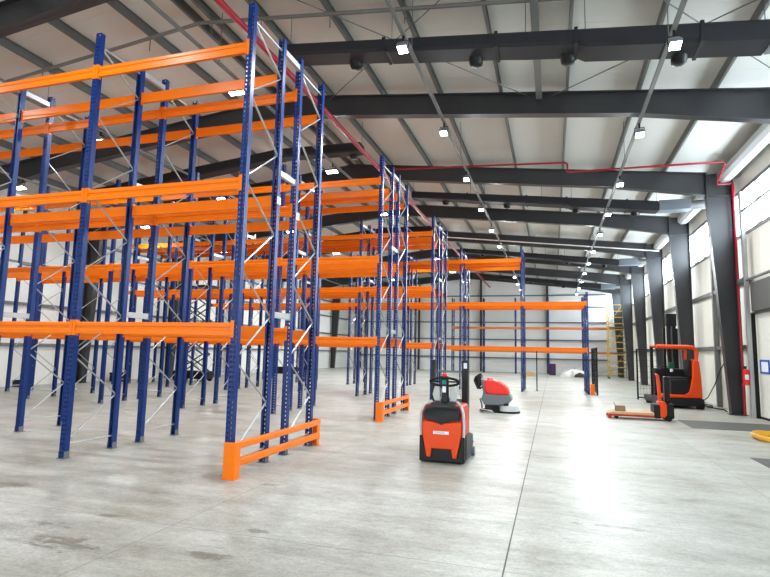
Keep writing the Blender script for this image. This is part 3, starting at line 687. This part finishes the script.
# ------------------------------------------------------------ far end of the hall
sf = thing('scaffold_tower', 'tall yellow mobile scaffold tower by the right wall at the far end', 'scaffold', (4.0, 43.2, 0))
W, D, H = 1.40, 1.1, 5.75
for x in (0, W):
    for y in (0, D): MB().tube([(x, y, .14), (x, y, H)], .03, 6).build('upright_tube', MT['yellow'], sf)
    lad = MB()
    for k in range(1, 15): lad.tube([(x, 0, k * .39), (x, D, k * .39)], .028, 5)
    lad.build('end_rungs', MT['yellow'], sf)
for z in (1.9, 3.8):
    MB().box(.03, W - .03, .05, D - .05, z, z + .05).build('platform', MT['card_dark'], sf)
for k in range(12): MB().tube([(0, -.03, .4 + k * .46), (W, -.03, .4 + k * .46)], .03, 5).build('guard_tube', MT['yellow'], sf)
for k in range(3): MB().tube([(0, D + .03, .2 + k * 1.9), (W, D + .03, 2.1 + k * 1.9)], .018, 5).build('brace_tube', MT['yellow'], sf)
ld = MB().tube([(.85, .2, .1), (.85, .2, 5.2)], .02, 5).tube([(1.2, .2, .1), (1.2, .2, 5.2)], .02, 5)
for k in range(18): ld.tube([(.85, .2, .25 + k * .28), (1.2, .2, .25 + k * .28)], .016, 5)
ld.build('ladder', MT['anthracite'], sf)
for x in (0, W):
    for y in (0, D): MB().cyl((x - .03, y, .075), (x + .03, y, .075), .075, n=14).build('caster', MT['rubber'], sf)

def heap(name, label, cat, c, sx, sy, sz, m, seed):
    rnd = random.Random(seed); mb = MB(); rings = []
    n, mm = 22, 8
    off = [rnd.uniform(.6, 1.25) for _ in range(n)]
    for k in range(mm + 1):
        t = k / mm; q = math.cos(t * PI / 2) ** .6
        rings.append([(sx * q * off[i] * math.cos(2 * PI * i / n) * rnd.uniform(.93, 1.07) , sy * q * off[i] * math.sin(2 * PI * i / n), sz * t ** .8 * rnd.uniform(.6, 1.15) if 0 < k else 0) for i in range(n)])
    mb.loft(rings)
    return tag(mb.build(name, m, loc=c, smooth=True), label, cat)
heap('plastic_sheeting', 'crumpled heap of white plastic sheeting on the floor near the far rack', 'sheeting', (1.62, 44.6, 0), .95, .6, .66, MT['sheet'], 5)
tag(MB().prism([(-.3, .02), (.4, .05), (.42, .25), (.1, .40), (-.25, .2)], 'y', -.2, .2).build('dark_bag', MT['anthracite'], loc=(1.85, 43.75, 0.0), bevel=.05), 'dark bag lying against the white plastic heap', 'bag')
fb = thing('carton', 'small brown carton on the floor before the far gable wall', 'box', (-1.75, 44.2, 0))
MB().box(-.28, .28, -.2, .2, 0, .30).build('box_body', MT['card'], fb, bevel=.01)
MB().box(-.03, .03, -.203, .203, .28, .304).build('tape', MT['card_dark'], fb)
tag(MB().box(-.25, .25, -.2, .2, 0, .95).build('plastic_drum', MT['purple'], loc=(.0, 47.2, 0), bevel=.08), 'dark purple container by the foot of a far rack post', 'container')

# items along the left wall, glimpsed between the uprights
lf = thing('scissor_lift', 'black scissor lift platform standing behind the racks near the left wall', 'lift', (-17.0, 22.9, 0))
MB().box(-.9, .9, -.4, .4, .12, .5).build('base', MT['black'], lf, bevel=.03)
for x in (-.7, .7):
    for y in (-.4, .4): MB().cyl((x, y - .06, .13), (x, y + .06, .13), .13, n=16).build('wheel', MT['rubber'], lf, smooth=True)
for k in range(5):
    z0, z1 = .5 + k * .82, .5 + (k + 1) * .82
    for y in (-.3, .3):
        MB().tube([(-.7, y, z0), (.7, y, z1)], .035, 6).build('scissor_arm', MT['anthracite'], lf); MB().tube([(.7, y, z0), (-.7, y, z1)], .035, 6).build('scissor_arm', MT['anthracite'], lf)
MB().box(-.95, .95, -.42, .42, 4.6, 4.72).build('platform', MT['black'], lf)
rl = MB()
for z in (5.2, 5.7): rl.tube([(-.93, -.4, z), (.93, -.4, z), (.93, .4, z), (-.93, .4, z)], .02, 6, closed=True)
for x in (-.93, 0, .93):
    for y in (-.4, .4): rl.tube([(x, y, 4.7), (x, y, 5.7)], .02, 6)
rl.build('guard_rail', MT['yellow'], lf)
MB().box(.3, .55, -.46, -.42, 5.1, 5.5).build('control_box', MT['green'], lf)
def crate(label, x, y, sx, sy, sz):
    t = thing('storage_case', label, 'case', (x, y, 0))
    MB().box(-sx, sx, -sy, sy, 0, sz * .8).build('case_body', MT['black'], t, bevel=.02); MB().box(-sx - .01, sx + .01, -sy - .01, sy + .01, sz * .8, sz).build('lid', MT['rubber'], t, bevel=.01)
crate('small black case on the floor at the left wall, seen beyond the nearest rack', -19.5, 15.9, .25, .2, .25)
crate('black case on the floor by the left wall, near the scissor lift', -19.3, 20.6, .35, .25, .4)
crate('long low black case lying on the floor behind the third rack', -17.6, 33.6, 1.3, .3, .45)
